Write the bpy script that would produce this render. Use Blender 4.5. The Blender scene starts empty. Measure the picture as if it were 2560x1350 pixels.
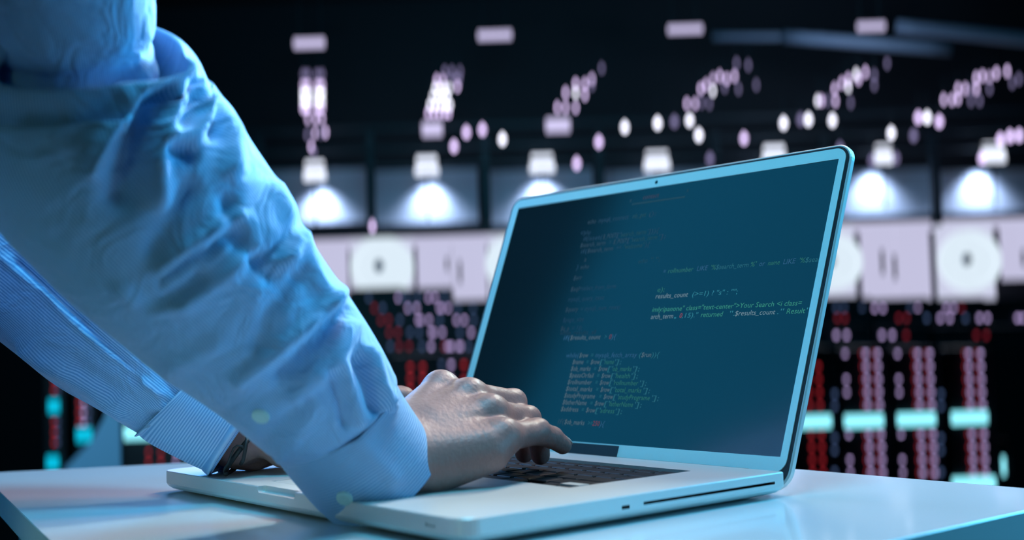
import bpy, bmesh, math, random
import numpy as np
from mathutils import Vector, Matrix
random.seed(5); RNG = np.random.default_rng(7)
S = 0.1                       # all shapes are laid out in decimetres, the scene is in metres
C = bpy.context.scene.collection
scn = bpy.context.scene

# ------------------------------------------------------------------ camera
CAM = np.array([9.2666, -3.8907, 1.1597])
EUL = (math.radians(92.8588), math.radians(1.7908), math.radians(51.2558))
FPX = 3082.4
cd = bpy.data.cameras.new('camera'); cam = bpy.data.objects.new('camera', cd); C.objects.link(cam)
cam.location = CAM * S; cam.rotation_euler = EUL
cd.sensor_width = 36; cd.lens = 36 * FPX / 2560; cd.clip_start = .02; cd.clip_end = 200
cd.dof.use_dof = True; cd.dof.focus_distance = .89
cd.dof.aperture_fstop = 3.8; cd.dof.aperture_ratio = 1.6; cd.dof.aperture_blades = 0
scn.camera = cam
# ------------------------------------------------------------------ world, exposure
w = bpy.data.worlds.new('world'); scn.world = w; w.use_nodes = True
w.node_tree.nodes['Background'].inputs[0].default_value = (.012, .03, .06, 1)
w.node_tree.nodes['Background'].inputs[1].default_value = .3
vs = scn.view_settings; vs.view_transform = 'Standard'; vs.look = 'None'; vs.gamma = 1; vs.use_curve_mapping = False
vs.exposure = 0

RV = np.array([.626, .780, 0]); RV /= np.linalg.norm(RV); FV = np.array([-RV[1], RV[0], 0])
def area(name, pos, target, size, power, col, spread=180, sy=None):
    l = bpy.data.lights.new(name, 'AREA'); l.size = size * S; l.energy = power; l.color = col; l.spread = math.radians(spread)
    if sy: l.shape = 'RECTANGLE'; l.size_y = sy * S
    o = bpy.data.objects.new(name, l); C.objects.link(o); o.location = np.array(pos) * S
    d = Vector((np.array(target) - np.array(pos)).tolist()); o.rotation_euler = d.to_track_quat('-Z', 'Y').to_euler(); return o
LAP = np.array([2., 1., 0.])
area('back_top_lamp', LAP + FV * 5 + RV * 5 + [0, 0, 14], LAP, 4, 9.5, (1.0, .42, .34))
area('top_lamp', LAP + FV * -2 + RV * 2 + [0, 0, 14], LAP, 4, 16.5, (.12, .68, 1.0))
area('right_lamp', LAP + RV * 14 + FV * 7 + [0, 0, 7], LAP + [0, 0, 1], 3.5, 31, (.06, .56, 1.0))
area('low_blue_lamp', LAP + RV * 12 + FV * -3 + [0, 0, 3], LAP + [0, 0, 1], 3.5, 4.0, (.10, .58, 1.0))
area('rim_lamp', LAP + RV * 5 + FV * 7 + [0, 0, 9], [2.6, -1.7, 3.1], 2, 2.6, (.42, .80, 1.0), spread=32)  # unseen narrow light, added to brighten the right sleeve
area('desk_spot_lamp', LAP + RV * 5 + FV * 7 + [0, 0, 9], [2.2, .8, .3], 2, .6, (.9, .9, .7), spread=50)
area('left_fill', [-9, 4, 6], [-1, 0, 0], 3, 6, (.10, .40, 1.0))  # unseen fill, added to lift the left side of the table
area('back_left_lamp', LAP + RV * -3 + FV * 10 + [0, 0, 8], LAP, 4, 2.2, (1.0, .88, .6))
area('screen_reflection_panel', [-7.4, -9, 10.8], [2.5, 2, 1], 12, 5.4, (.02, .50, 1.0))  # unseen panel, added for the blue gradient mirrored in the screen
area('low_cyan_lamp', [6.5, -9, 1.5], [.2, .3, -.2], 2.5, .075, (.45, 1.0, .75), spread=34)

MR = np.array(Matrix(__import__('mathutils').Euler(EUL).to_matrix()))
def P(u, v, D): return CAM + MR @ np.array([(u - 1280) / FPX, -(v - 675) / FPX, -1.]) * D
def H(u, v, D):              # a point of the hall at horizontal distance D in front of the camera
    d = MR @ np.array([(u - 1280) / FPX, -(v - 675) / FPX, -1.]); return CAM + d * (D / (d @ FV))

# ------------------------------------------------------------------ helpers
def lin(r, g, b):
    f = lambda c: (c / 255 / 12.92) if c <= 10 else ((c / 255 + .055) / 1.055) ** 2.4
    return (f(r), f(g), f(b), 1)
def mat(name, col, rough=.5, metal=0, bump=0, bscale=200, var=0, vscale=8, coat=0, emit=None, estr=0, spec=.5, sss=0):
    m = bpy.data.materials.new(name); m.use_nodes = True; nt = m.node_tree; b = nt.nodes['Principled BSDF']
    col = tuple(col[:3]) + (1,)
    b.inputs['Base Color'].default_value = col; b.inputs['Roughness'].default_value = rough; b.inputs['Metallic'].default_value = metal
    b.inputs['Coat Weight'].default_value = coat; b.inputs['Coat Roughness'].default_value = .06; b.inputs['Specular IOR Level'].default_value = spec
    if sss:
        b.inputs['Subsurface Weight'].default_value = sss; b.inputs['Subsurface Radius'].default_value = (.01, .004, .002); b.inputs['Subsurface Scale'].default_value = .5
    if emit: b.inputs['Emission Color'].default_value = tuple(emit[:3]) + (1,); b.inputs['Emission Strength'].default_value = estr
    tc = nt.nodes.new('ShaderNodeTexCoord')
    if var:
        n = nt.nodes.new('ShaderNodeTexNoise'); n.inputs['Scale'].default_value = vscale; n.inputs['Detail'].default_value = 5
        nt.links.new(tc.outputs['Object'], n.inputs['Vector'])
        mx = nt.nodes.new('ShaderNodeMix'); mx.data_type = 'RGBA'
        mx.inputs[6].default_value = tuple(c * (1 - var) for c in col[:3]) + (1,); mx.inputs[7].default_value = tuple(min(1, c * (1 + var)) for c in col[:3]) + (1,)
        nt.links.new(n.outputs['Fac'], mx.inputs[0]); nt.links.new(mx.outputs[2], b.inputs['Base Color'])
    if bump:
        n = nt.nodes.new('ShaderNodeTexNoise'); n.inputs['Scale'].default_value = bscale; n.inputs['Detail'].default_value = 6
        nt.links.new(tc.outputs['Object'], n.inputs['Vector'])
        bp = nt.nodes.new('ShaderNodeBump'); bp.inputs['Strength'].default_value = bump; bp.inputs['Distance'].default_value = .001
        nt.links.new(n.outputs['Fac'], bp.inputs['Height']); nt.links.new(bp.outputs[0], b.inputs['Normal'])
    return m
def glow(name, col, s):
    return mat(name, (.02, .02, .02), .4, emit=col, estr=s)

def tag(o, label=None, cat=None, group=None, kind=None):
    if label: o['label'] = label
    if cat: o['category'] = cat
    if group: o['group'] = group
    if kind: o['kind'] = kind
    return o
def me(name, V, F, smooth=False):
    m = bpy.data.meshes.new(name); V = np.asarray(V, float) * S
    m.from_pydata([tuple(v) for v in V], [], [tuple(f) for f in F]); m.update()
    if smooth: m.polygons.foreach_set('use_smooth', [True] * len(m.polygons))
    return m
def obj(name, mesh, mt=None, parent=None):
    o = bpy.data.objects.new(name, mesh); C.objects.link(o)
    if mt and not mesh.materials: mesh.materials.append(mt)
    if parent: o.parent = parent
    return o
def empty(name, loc=(0, 0, 0), rz=0, rot=None):
    o = bpy.data.objects.new(name, None); C.objects.link(o); o.empty_display_size = .05
    o.location = np.array(loc) * S; o.rotation_euler = rot if rot else (0, 0, rz); return o
def frombm(name, bm, smooth=False):
    bmesh.ops.recalc_face_normals(bm, faces=bm.faces[:])
    m = bpy.data.meshes.new(name); bmesh.ops.scale(bm, vec=(S, S, S), verts=bm.verts[:]); bm.to_mesh(m); bm.free()
    if smooth: m.polygons.foreach_set('use_smooth', [True] * len(m.polygons))
    return m
def box(bm, x0, x1, y0, y1, z0, z1, bev=0, seg=2):
    r = bmesh.ops.create_cube(bm, size=1); vs = r['verts']
    for v in vs: v.co = Vector(((x0 + x1) / 2 + v.co.x * (x1 - x0), (y0 + y1) / 2 + v.co.y * (y1 - y0), (z0 + z1) / 2 + v.co.z * (z1 - z0)))
    if bev:
        es = list({e for v in vs for e in v.link_edges}); bmesh.ops.bevel(bm, geom=es, offset=bev, segments=seg, affect='EDGES', profile=.5)
def boxm(name, *a, **k):
    bm = bmesh.new(); box(bm, *a, **k); return frombm(name, bm)
def cyl(bm, r1, r2, p0, p1, seg=16):
    p0 = Vector(p0); p1 = Vector(p1); d = p1 - p0
    M = Matrix.Translation((p0 + p1) / 2) @ d.to_track_quat('Z', 'Y').to_matrix().to_4x4()
    bmesh.ops.create_cone(bm, cap_ends=True, segments=seg, radius1=r1, radius2=r2, depth=d.length, matrix=M)
def rrect(x0, x1, y0, y1, r, n=8, rs=None):
    rs = rs or (r, r, r, r); out = []
    for (cx, cy, a0), rr in zip(((x0, y0, 180), (x1, y0, 270), (x1, y1, 0), (x0, y1, 90)), rs):
        ox = cx + rr * (1 if cx == x0 else -1); oy = cy + rr * (1 if cy == y0 else -1)
        for i in range(n + 1):
            a = math.radians(a0 + 90 * i / n); out.append((ox + rr * math.cos(a), oy + rr * math.sin(a)))
    return out
def rings(name, levels, smooth=False, hole=None):
    """levels: list of (outline points, z); caps at both ends"""
    V = []; F = []; n = len(levels[0][0])
    for pts, z in levels: V += [(x, y, z) for x, y in pts]
    for k in range(len(levels) - 1):
        for i in range(n):
            j = (i + 1) % n; F.append((k * n + i, k * n + j, (k + 1) * n + j, (k + 1) * n + i))
    F.append(tuple(range(n))[::-1]); F.append(tuple(range((len(levels) - 1) * n, len(levels) * n)))
    return me(name, V, F, smooth)
def boolean(o, cm, op='DIFFERENCE'):
    c = bpy.data.objects.new('cutter', cm); C.objects.link(c); c.matrix_world = o.matrix_world
    md = o.modifiers.new('b', 'BOOLEAN'); md.object = c; md.operation = op; md.solver = 'EXACT'
    dg = bpy.context.evaluated_depsgraph_get(); dg.update(); nm = bpy.data.meshes.new_from_object(o.evaluated_get(dg))
    o.modifiers.clear(); o.data = nm; bpy.data.objects.remove(c)
def tube(name, pts, r, seg=8):
    pts = [np.array(p, float) for p in pts]; V = []; F = []; up = np.array([.3, .2, .9]); prev = None
    for i, p in enumerate(pts):
        t = pts[min(i + 1, len(pts) - 1)] - pts[max(i - 1, 0)]; t /= np.linalg.norm(t)
        a = (np.cross(t, up) if prev is None else prev - t * (prev @ t)); a /= np.linalg.norm(a); prev = a; b = np.cross(t, a)
        rr = r[i] if hasattr(r, '__len__') else r
        for k in range(seg):
            th = 2 * math.pi * k / seg; V.append(p + rr * (a * math.cos(th) + b * math.sin(th)))
    for i in range(len(pts) - 1):
        for k in range(seg):
            l = (k + 1) % seg; F.append((i * seg + k, i * seg + l, (i + 1) * seg + l, (i + 1) * seg + k))
    F.append(tuple(range(seg))[::-1]); F.append(tuple(range((len(pts) - 1) * seg, len(pts) * seg)))
    return me(name, V, F, True)

# ------------------------------------------------------------------ implicit surfaces (bodies)
def cap_d(Q, a, b, ra, rb):
    a = np.array(a, float); b = np.array(b, float); ab = b - a
    t = np.clip(((Q - a) @ ab) / max(ab @ ab, 1e-9), 0, 1)
    return np.linalg.norm(Q - a - t[:, None] * ab, axis=1) - (ra + (rb - ra) * t)
def smin(x, y, k):
    h = np.clip(.5 + .5 * (y - x) / k, 0, 1); return y * (1 - h) + x * h - k * h * (1 - h)
def field(prims, k):
    def f(Q):
        d = None
        for p in prims:
            c = cap_d(Q, *p[:4]); kk = p[4] if len(p) > 4 else k
            d = c if d is None else smin(d, c, kk)
        return d
    return f
def nets(f, lo, hi, h):
    lo = np.array(lo, float); n = np.ceil((np.array(hi) - lo) / h).astype(int) + 1
    ax = [lo[i] + h * np.arange(n[i]) for i in range(3)]
    G = np.stack(np.meshgrid(*ax, indexing='ij'), -1).reshape(-1, 3)
    Fv = np.concatenate([f(G[i:i + 400000]) for i in range(0, len(G), 400000)]).reshape(n)
    s = Fv < 0; cn = n - 1
    acc = np.zeros(tuple(cn) + (3,)); cnt = np.zeros(tuple(cn))
    off = [(i, j, k) for i in (0, 1) for j in (0, 1) for k in (0, 1)]
    def sl(a, o): return a[o[0]:o[0] + cn[0], o[1]:o[1] + cn[1], o[2]:o[2] + cn[2]]
    for o in off:
        for axis in range(3):
            if o[axis] == 0:
                o2 = list(o); o2[axis] = 1
                A = sl(Fv, o); B = sl(Fv, o2); m = (A < 0) != (B < 0)
                t = np.where(m, A / np.where(A - B == 0, 1, A - B), 0)
                for q in range(3): acc[..., q] += np.where(m, o[q] + (t if q == axis else 0), 0)
                cnt += m
    act = cnt > 0; idx = -np.ones(tuple(cn), int); idx[act] = np.arange(act.sum())
    ii = np.argwhere(act); V = lo + h * (ii + acc[act] / cnt[act][:, None])
    e = h * .5
    for _ in range(2):
        d = f(V); g = np.stack([(f(V + e * np.eye(3)[i]) - f(V - e * np.eye(3)[i])) / (2 * e) for i in range(3)], 1)
        V = V - np.clip(d, -h, h)[:, None] * g / np.maximum((g * g).sum(1), .2)[:, None]
    Fc = []
    for axis in range(3):
        b, c = [(1, 2), (2, 0), (0, 1)][axis]
        s1 = [slice(1, -1)] * 3; s1[axis] = slice(0, -1); s2 = [slice(1, -1)] * 3; s2[axis] = slice(1, None)
        A = s[tuple(s1)]; B = s[tuple(s2)]
        q = np.argwhere(A != B); st = A[tuple(q.T)]
        q = q.copy(); base = q + 1; base[:, axis] -= 1
        def at(db, dc):
            r = base.copy(); r[:, b] -= db; r[:, c] -= dc; return idx[tuple(r.T)]
        quad = np.stack([at(1, 1), at(0, 1), at(0, 0), at(1, 0)], 1)
        quad[~st] = quad[~st][:, ::-1]; Fc.append(quad)
    return V, np.concatenate(Fc)
def merge(*vf):
    V = []; F = []; o = 0
    for v, f in vf: V.append(v); F.append(np.asarray(f) + o); o += len(v)
    return np.concatenate(V), np.concatenate(F)

# ------------------------------------------------------------------ materials
M_table = mat('white_laminate', (.66, .68, .70), .22, var=.03, vscale=3, bump=.02, bscale=60, coat=.25)
M_tedge = mat('table_edge', (.66, .70, .72), .4)
M_alu = mat('anodised_aluminium', (.63, .62, .61), .42, metal=.35, bump=.03, bscale=900)
M_bezel = mat('silver_bezel', (.70, .86, .80), .42, metal=.4, bump=.01)
M_black = mat('black_gasket', (.006, .006, .008), .5)
M_key = mat('black_key_plastic', (.012, .014, .018), .5, bump=.05, bscale=800, spec=.22)
M_well = mat('keyboard_well_black', (.01, .01, .012), .5)
M_tape = mat('dark_tape', (.010, .02, .026), .45)
M_glassc = mat('lens_glass', (.01, .02, .02), .1)
M_skin = mat('skin', (.33, .165, .148), .46, bump=.5, bscale=300, var=.2, vscale=55, sss=.12)
M_nail = mat('fingernail', (.66, .47, .42), .3)
M_cord = mat('black_cord', (.01, .01, .012), .6)
M_btn = mat('pearl_button', (.50, .66, .66), .35)
M_hair = mat('dark_hair', (.03, .02, .015), .6, bump=.6, bscale=150)
M_trous = mat('dark_trousers', (.02, .025, .04), .8, bump=.2, bscale=500)
M_shoe = mat('black_leather', (.015, .013, .012), .4)

def shirt_mat(name, axis, n, amp=.55, bscale=700, wr=.5):
    m = bpy.data.materials.new(name); m.use_nodes = True; nt = m.node_tree; b = nt.nodes['Principled BSDF']
    uv = nt.nodes.new('ShaderNodeUVMap'); uv.uv_map = 'uv'
    sp = nt.nodes.new('ShaderNodeSeparateXYZ'); nt.links.new(uv.outputs[0], sp.inputs[0])
    mu = nt.nodes.new('ShaderNodeMath'); mu.operation = 'MULTIPLY'; mu.inputs[1].default_value = n * 2 * math.pi; nt.links.new(sp.outputs[axis], mu.inputs[0])
    sn = nt.nodes.new('ShaderNodeMath'); sn.operation = 'SINE'; nt.links.new(mu.outputs[0], sn.inputs[0])
    mr = nt.nodes.new('ShaderNodeMapRange'); mr.inputs[1].default_value = -.6; mr.inputs[2].default_value = .6; nt.links.new(sn.outputs[0], mr.inputs[0])
    mx = nt.nodes.new('ShaderNodeMix'); mx.data_type = 'RGBA'
    mx.inputs[6].default_value = (.11 * amp / .55, .23 * amp / .55, .42 * amp / .55, 1); mx.inputs[7].default_value = (.38, .54, .76, 1)
    nt.links.new(mr.outputs[0], mx.inputs[0]); nt.links.new(mx.outputs[2], b.inputs['Base Color'])
    mp = nt.nodes.new('ShaderNodeMapping'); mp.inputs['Scale'].default_value = (5, 9, 1); mp.inputs['Rotation'].default_value = (0, 0, .5); nt.links.new(uv.outputs[0], mp.inputs['Vector'])
    n2 = nt.nodes.new('ShaderNodeTexNoise'); n2.inputs['Scale'].default_value = 2.2; n2.inputs['Detail'].default_value = 3; n2.inputs['Distortion'].default_value = 1.2; nt.links.new(mp.outputs[0], n2.inputs['Vector'])
    b2 = nt.nodes.new('ShaderNodeBump'); b2.inputs['Strength'].default_value = wr; b2.inputs['Distance'].default_value = .012; nt.links.new(n2.outputs['Fac'], b2.inputs['Height'])
    b.inputs['Roughness'].default_value = .85; b.inputs['Sheen Weight'].default_value = .15; b.inputs['Specular IOR Level'].default_value = .2
    tc = nt.nodes.new('ShaderNodeTexCoord'); nn = nt.nodes.new('ShaderNodeTexNoise'); nn.inputs['Scale'].default_value = bscale
    nt.links.new(tc.outputs['Object'], nn.inputs['Vector']); bp = nt.nodes.new('ShaderNodeBump'); bp.inputs['Strength'].default_value = .25; bp.inputs['Distance'].default_value = .0005
    nt.links.new(b2.outputs[0], bp.inputs['Normal']); nt.links.new(nn.outputs['Fac'], bp.inputs['Height']); nt.links.new(bp.outputs[0], b.inputs['Normal'])
    return m
M_slv = shirt_mat('pinstripe_sleeve', 0, 230, .8); M_slv2 = shirt_mat('pinstripe_sleeve_left', 0, 180, .75)
M_cuffr = shirt_mat('pinstripe_cuff_right', 1, 30, .8, wr=.2)
M_cuff = shirt_mat('pinstripe_cuff', 1, 30, .75, wr=.15)
M_shirt = mat('blue_shirt_cloth', (.34, .44, .58), .85, bump=.2, bscale=600)

# ------------------------------------------------------------------ hall shell (yaw follows the hall)
HZ = math.atan2(RV[1], RV[0]); BASE = np.array([CAM[0], CAM[1], 0.])
def hloc(X, D, Z): return BASE + RV * X + FV * D + np.array([0, 0, Z])
def hl(u, v, D):   # hall coordinates X, Z of a point seen at u, v at distance D
    q = H(u, v, D) - BASE; return q @ RV, q[2]
def hobj(name, mesh, mt, X=0, D=0, Z=0, parent=None):
    o = obj(name, mesh, mt, parent)
    if not parent: o.location = hloc(X, D, Z) * S; o.rotation_euler = (0, 0, HZ)
    return o
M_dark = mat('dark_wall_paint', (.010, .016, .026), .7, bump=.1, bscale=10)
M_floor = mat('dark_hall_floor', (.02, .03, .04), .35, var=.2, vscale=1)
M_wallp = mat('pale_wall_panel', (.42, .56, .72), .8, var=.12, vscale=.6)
M_beam = mat('dark_steel', (.012, .035, .05), .5)
HX0, HX1, HD0, HD1, HZ0, HZ1 = -110, 110, -45, 214, -24, 60
tag(hobj('floor', boxm('floor', HX0, HX1, HD0, HD1, HZ0 - 1, HZ0), M_floor), kind='structure')
tag(hobj('ceiling', boxm('ceiling', HX0, HX1, HD0, HD1, HZ1, HZ1 + 1), M_dark), kind='structure')
tag(hobj('wall_back', boxm('wall_back', HX0, HX1, HD1, HD1 + 1, HZ0, HZ1), M_dark), kind='structure')
tag(hobj('wall_front', boxm('wall_front', HX0, HX1, HD0 - 1, HD0, HZ0, HZ1), M_dark), kind='structure')
tag(hobj('wall_left', boxm('wall_left', HX0 - 1, HX0, HD0, HD1, HZ0, HZ1), M_dark), kind='structure')
tag(hobj('wall_right', boxm('wall_right', HX1, HX1 + 1, HD0, HD1, HZ0, HZ1), M_dark), kind='structure')
o = tag(hobj('floor_platform', boxm('floor_platform', -40, 40, -35, 42, HZ0, -9), M_floor), kind='structure')

# ------------------------------------------------------------------ table
t = empty('standing_table', (1.5, 1.2, -9)); tag(t, 'white laminate tabletop on which the silver laptop stands', 'table')
def loc(o, p): o.location = Vector(((-p[0]) * S, (-p[1]) * S, (-p[2]) * S)); return o
TO = (1.5, 1.2, -9)
tq = [(-2.85, -.55), (5.39, -2.12), (5.39, 4.01), (-.52, 4.01)]
def inset(q, d):
    c = np.mean(q, 0); return [tuple(np.array(p) + (c - p) / np.linalg.norm(c - p) * d) for p in map(np.array, q)]
tt = rings('tabletop', [(inset(tq, .01), -.2), (tq, -.19), (tq, -.006), (inset(tq, .008), 0)])
loc(obj('tabletop', tt, M_table, t), TO)
tt.materials.append(M_tedge)
for p in tt.polygons:
    if abs(p.normal.z) < .5: p.material_index = 1
for q in inset(tq, .9):
    loc(obj('table_leg', boxm('table_leg', q[0] - .2, q[0] + .2, q[1] - .2, q[1] + .2, -9, -.2, bev=.03), M_tedge, t), TO)

# ------------------------------------------------------------------ laptop
lap = empty('laptop', (1.965, 1.335, 0)); tag(lap, 'open silver aluminium laptop showing dim program code on a dark screen', 'laptop')
LO = (1.965, 1.335, 0)
def R4(i): return rrect(i, 3.93 - i, i, 2.69 - i, .12, rs=(.13 - i * .3, .13 - i * .3, .035, .035))
base = obj('base', rings('base', [(R4(.16), .012), (R4(.09), .018), (R4(.04), .034), (R4(.012), .055), (R4(0), .075), (R4(0), .164), (R4(.006), .17)]), M_alu, lap)
base.location = (0, 0, 0); base.parent = None
boolean(base, boxm('c', .565, 3.39, 1.25, 2.36, .12, .3, bev=.008))
bm = bmesh.new(); bmesh.ops.create_cone(bm, cap_ends=True, segments=20, radius1=.28, radius2=.28, depth=.2, matrix=Matrix.Translation((1.93, 0, .29)) @ Matrix.Rotation(math.pi / 2, 4, 'X'))
box(bm, 1.63, 2.25, -.2, .05, .125, .3, bev=.012)
bm.free()
boolean(base, boxm('c', 1.62, 2.13, -.1, .055, .128, .3, bev=.015))
boolean(base, boxm('c', 3.86, 4.0, 1.36, 2.58, .098, .116, bev=.004))
boolean(base, boxm('c', 3.86, 4.0, 1.18, 1.245, .090, .112, bev=.004))
boolean(base, boxm('c', 3.60, 3.70, -.05, .012, .108, .122, bev=.002))
boolean(base, boxm('c', 1.43, 2.50, .20, .99, .163, .3, bev=.002))
base.data.materials.append(M_well)
for p in base.data.polygons:
    c = p.center / S
    if .56 < c.x < 3.395 and 1.25 <= c.y < 2.355 and c.z < .169: p.material_index = 1
    if c.x > 3.85 and c.x < 3.925 and 1.17 < c.y < 2.6 and .085 < c.z < .12: p.material_index = 1
    if p.material_index == 1 and c.y > 2.345: p.material_index = 0
base.parent = lap; loc(base, LO)
loc(obj('trackpad', rings('trackpad', [(rrect(1.44, 2.49, .21, .98, .05), .16), (rrect(1.44, 2.49, .21, .98, .05), .1685)]), M_alu, lap), LO)
u = .19; y0s = [2.215, 2.025, 1.835, 1.645, 1.455, 1.265]
rows = [([1.045] * 14, .09), ([1] * 13 + [1.63], .16), ([1.63] + [1] * 13, .16), ([1.88] + [1] * 11 + [1.75], .16), ([2.4] + [1] * 10 + [2.23], .16),
        ([1, 1, 1, 1.25, 5.13, 1.25, 1], .16)]
kb = obj('keyboard', boxm('keyboard', .57, 3.385, 1.255, 2.352, .118, .124), M_well, lap); loc(kb, LO)
kcache = {}
def key(x, y, wd, hd):
    k = (round(wd, 3), round(hd, 3))
    if k not in kcache: kcache[k] = boxm('key', 0, wd, 0, hd, 0, .025, bev=.007, seg=1)
    o = obj('key', kcache[k], M_key, kb); o.location = (x * S, y * S, .133 * S); return o
for (ws, hd), y in zip(rows, y0s):
    x = .59
    for wk in ws: key(x, y, wk * u - .03, hd); x += wk * u
xa = 3.365 - 3 * u + .015
for dx, y in ((0, 1.265), (1, 1.265), (2, 1.265), (1, 1.347)): key(xa + dx * u, y, .16, .078)
for dx in (2,): loc(obj('arrow_key_surround', boxm('arrow_key_surround', xa + dx * u - .012, xa + dx * u + .172, 1.353, 1.44, .142, .17), M_alu, lap), LO)
for fx, fy in ((.35, .35), (3.58, .35), (.35, 2.35), (3.58, 2.35)):
    bm = bmesh.new(); cyl(bm, .1, .1, (fx, fy, 0), (fx, fy, .016)); loc(obj('foot', frombm('foot', bm), M_black, lap), LO)
bm = bmesh.new(); cyl(bm, .05, .05, (.35, 2.725, .115), (3.58, 2.725, .115), 20); loc(obj('hinge', frombm('hinge', bm, True), M_black, lap), LO)
# lid: local x = width, y = up the lid, z = out of the screen
LA = 1.2053
lid = obj('lid', rings('lid', [(rrect(.05, 3.88, -.07, 2.41, .1), -.07), (rrect(.015, 3.915, -.105, 2.445, .13), -.062), (rrect(0, 3.93, -.12, 2.462, .14), -.045),
                               (rrect(0, 3.93, -.12, 2.462, .14), -.012), (rrect(.008, 3.922, -.112, 2.454, .135), -.006)]), M_alu, lap)
lid.matrix_parent_inverse = Matrix.Identity(4)
LR = Matrix(((1, 0, 0), (0, math.cos(LA), -math.sin(LA)), (0, math.sin(LA), math.cos(LA))))
lid.location = Vector(((0 - LO[0]) * S, (2.738 - LO[1]) * S, .155 * S)); lid.rotation_euler = LR.to_euler()
obj('gasket', rings('gasket', [(rrect(.018, 3.912, -.10, 2.444, .125), -.008), (rrect(.018, 3.912, -.10, 2.444, .125), -.001)]), M_black, lid)
# bezel ring
def frame(name, outer, inner, z0, z1):
    n = len(outer); V = [(x, y, z) for z in (z0, z1) for ring in (outer, inner) for x, y in ring]; F = []
    for i in range(n):
        j = (i + 1) % n
        F += [(2 * n + i, 2 * n + j, 3 * n + j, 3 * n + i), (i, n + i, n + j, j), (i, j, 2 * n + j, 2 * n + i), (n + i, 3 * n + i, 3 * n + j, n + j)]
    return me(name, V, F)
DX0, DX1, DY0, DY1 = .13, 3.828, .104, 2.337
obj('bezel', frame('bezel', rrect(.042, 3.888, -.005, 2.425, .10), rrect(DX0, DX1, DY0, DY1, .004), -.004, .006), M_bezel, lid)
M_scr = mat('dark_code_display', (.004, .007, .010), .09, emit=(.05, .30, .50), estr=.02, spec=.75)
M_scr.node_tree.nodes['Principled BSDF'].inputs['Roughness'].default_value = .13
scr = obj('screen', boxm('screen', DX0 - .02, DX1 + .02, DY0 - .02, DY1 + .02, -.003, .002), M_scr, lid)
obj('logo_cover_tape', boxm('logo_cover_tape', 1.67, 2.256, -.003, .0945, .006, .009), M_tape, lid)
bm = bmesh.new(); cyl(bm, .016, .016, (1.965, 2.382, .005), (1.965, 2.382, .0075), 20); obj('webcam', frombm('webcam', bm), M_glassc, lid)
# code on the screen
TC = {'w': (.42, .62, .70), 'g': (.08, .62, .38), 'b': (.10, .38, .80), 'c': (.06, .50, .62), 'r': (.85, .10, .12), 'd': (.08, .20, .30)}
TM = {(k, l): glow('code_' + k + str(l), c, l) for k, c in TC.items() for l in (.2, .5, .9)}
for (k_, l_), m_ in TM.items(): m_.node_tree.nodes['Principled BSDF'].inputs['Emission Strength'].default_value = {.2: .04, .5: .18, .9: .34}[l_]
PITCH = .0283
def text(s, x, y, k, lev, h=.046, wd=None):
    cu = bpy.data.curves.new('t', 'FONT'); cu.body = s; cu.size = h * S * 1.25; cu.resolution_u = 2
    to = bpy.data.objects.new('t', cu); C.objects.link(to)
    dg = bpy.context.evaluated_depsgraph_get(); dg.update(); m = bpy.data.meshes.new_from_object(to.evaluated_get(dg))
    bpy.data.objects.remove(to); bpy.data.curves.remove(cu)
    if not len(m.vertices): return
    a = np.empty(len(m.vertices) * 3); m.vertices.foreach_get('co', a); a = a.reshape(-1, 3)
    W = (wd or len(s) * PITCH) * S; a[:, 0] -= a[:, 0].min(); a[:, 0] *= W * .95 / max(a[:, 0].max(), 1e-6)
    a[:, 0] += a[:, 1] * .12
    m.vertices.foreach_set('co', a.ravel()); m.update()
    o = obj('code_text', m, TM[(k, lev)], scr); o.location = (x * S, (y - .016) * S, .0024 * S); return o
def line(x, y, segs, lev):
    for s, k in segs:
        n = len(s); st = s.strip()
        if st: text(st, x + (n - len(s.lstrip())) * PITCH, y, k, lev)
        x += n * PITCH
X0 = 1.463; YB = .371; LP = .0587
body = [('$address', 'adress'), ('$fatherName', 'fatherName'), ('$studyPrograme', 'studyPrograme'), ('$total_marks', 'total_marks'), ('$rollnumber', 'rollnumber'),
        ('$passOrfail', 'health'), ('$ob_marks', 'ob_marks'), ('$name', 'name')]
for i, (a, b) in enumerate(body):
    line(X0, YB + i * LP, [(a, 'w'), (' = ', 'c'), ('$row', 'w'), ("['", 'c'), (b, 'g'), ("'];", 'c')], .5)
line(X0 - .105, YB + 8 * LP, [('while(', 'b'), ('$row', 'w'), (' = ', 'c'), ('mysqli_fetch_array', 'b'), ('(', 'c'), ('$run', 'w'), (')){', 'c')], .5)
line(X0, .262, [('if(', 'd'), ('$ob_marks', 'w'), (' >=', 'c'), ('250', 'r'), ('){', 'b')], .5)
line(1.27, 1.0, [('if(', 'b'), ('$results_count', 'w'), (' > ', 'c'), ('0', 'r'), ('){', 'b')], .5)
line(2.271, 1.161, [('arch_term', 'w'), (', ', 'c'), ('0', 'r'), (',15)."', 'c'), (' returned ', 'g'), (' ".', 'c'), ('$results_count', 'w'), ('."', 'c'), (' Result', 'g'), ('".', 'c')], .9)
line(2.268, 1.222, [('imly:ipanone" class="text-center">Your Search <i class=', 'g')], .9)
line(2.272, 1.336, [('results_count', 'w'), (' (>=1) ? "s" : "";', 'c')], .9)
line(2.272, 1.392, [('e);', 'g')], .5)
line(2.29, 1.55, [('= ', 'b'), ('rollnumber', 'g'), (' LIKE ', 'b'), ("'%", 'g'), ('$search_term', 'c'), ("%'", 'g'), (' or ', 'b'), ('name', 'g'), (' LIKE ', 'b'), ("'%", 'g'), ('$sear', 'c')], .5)
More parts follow.
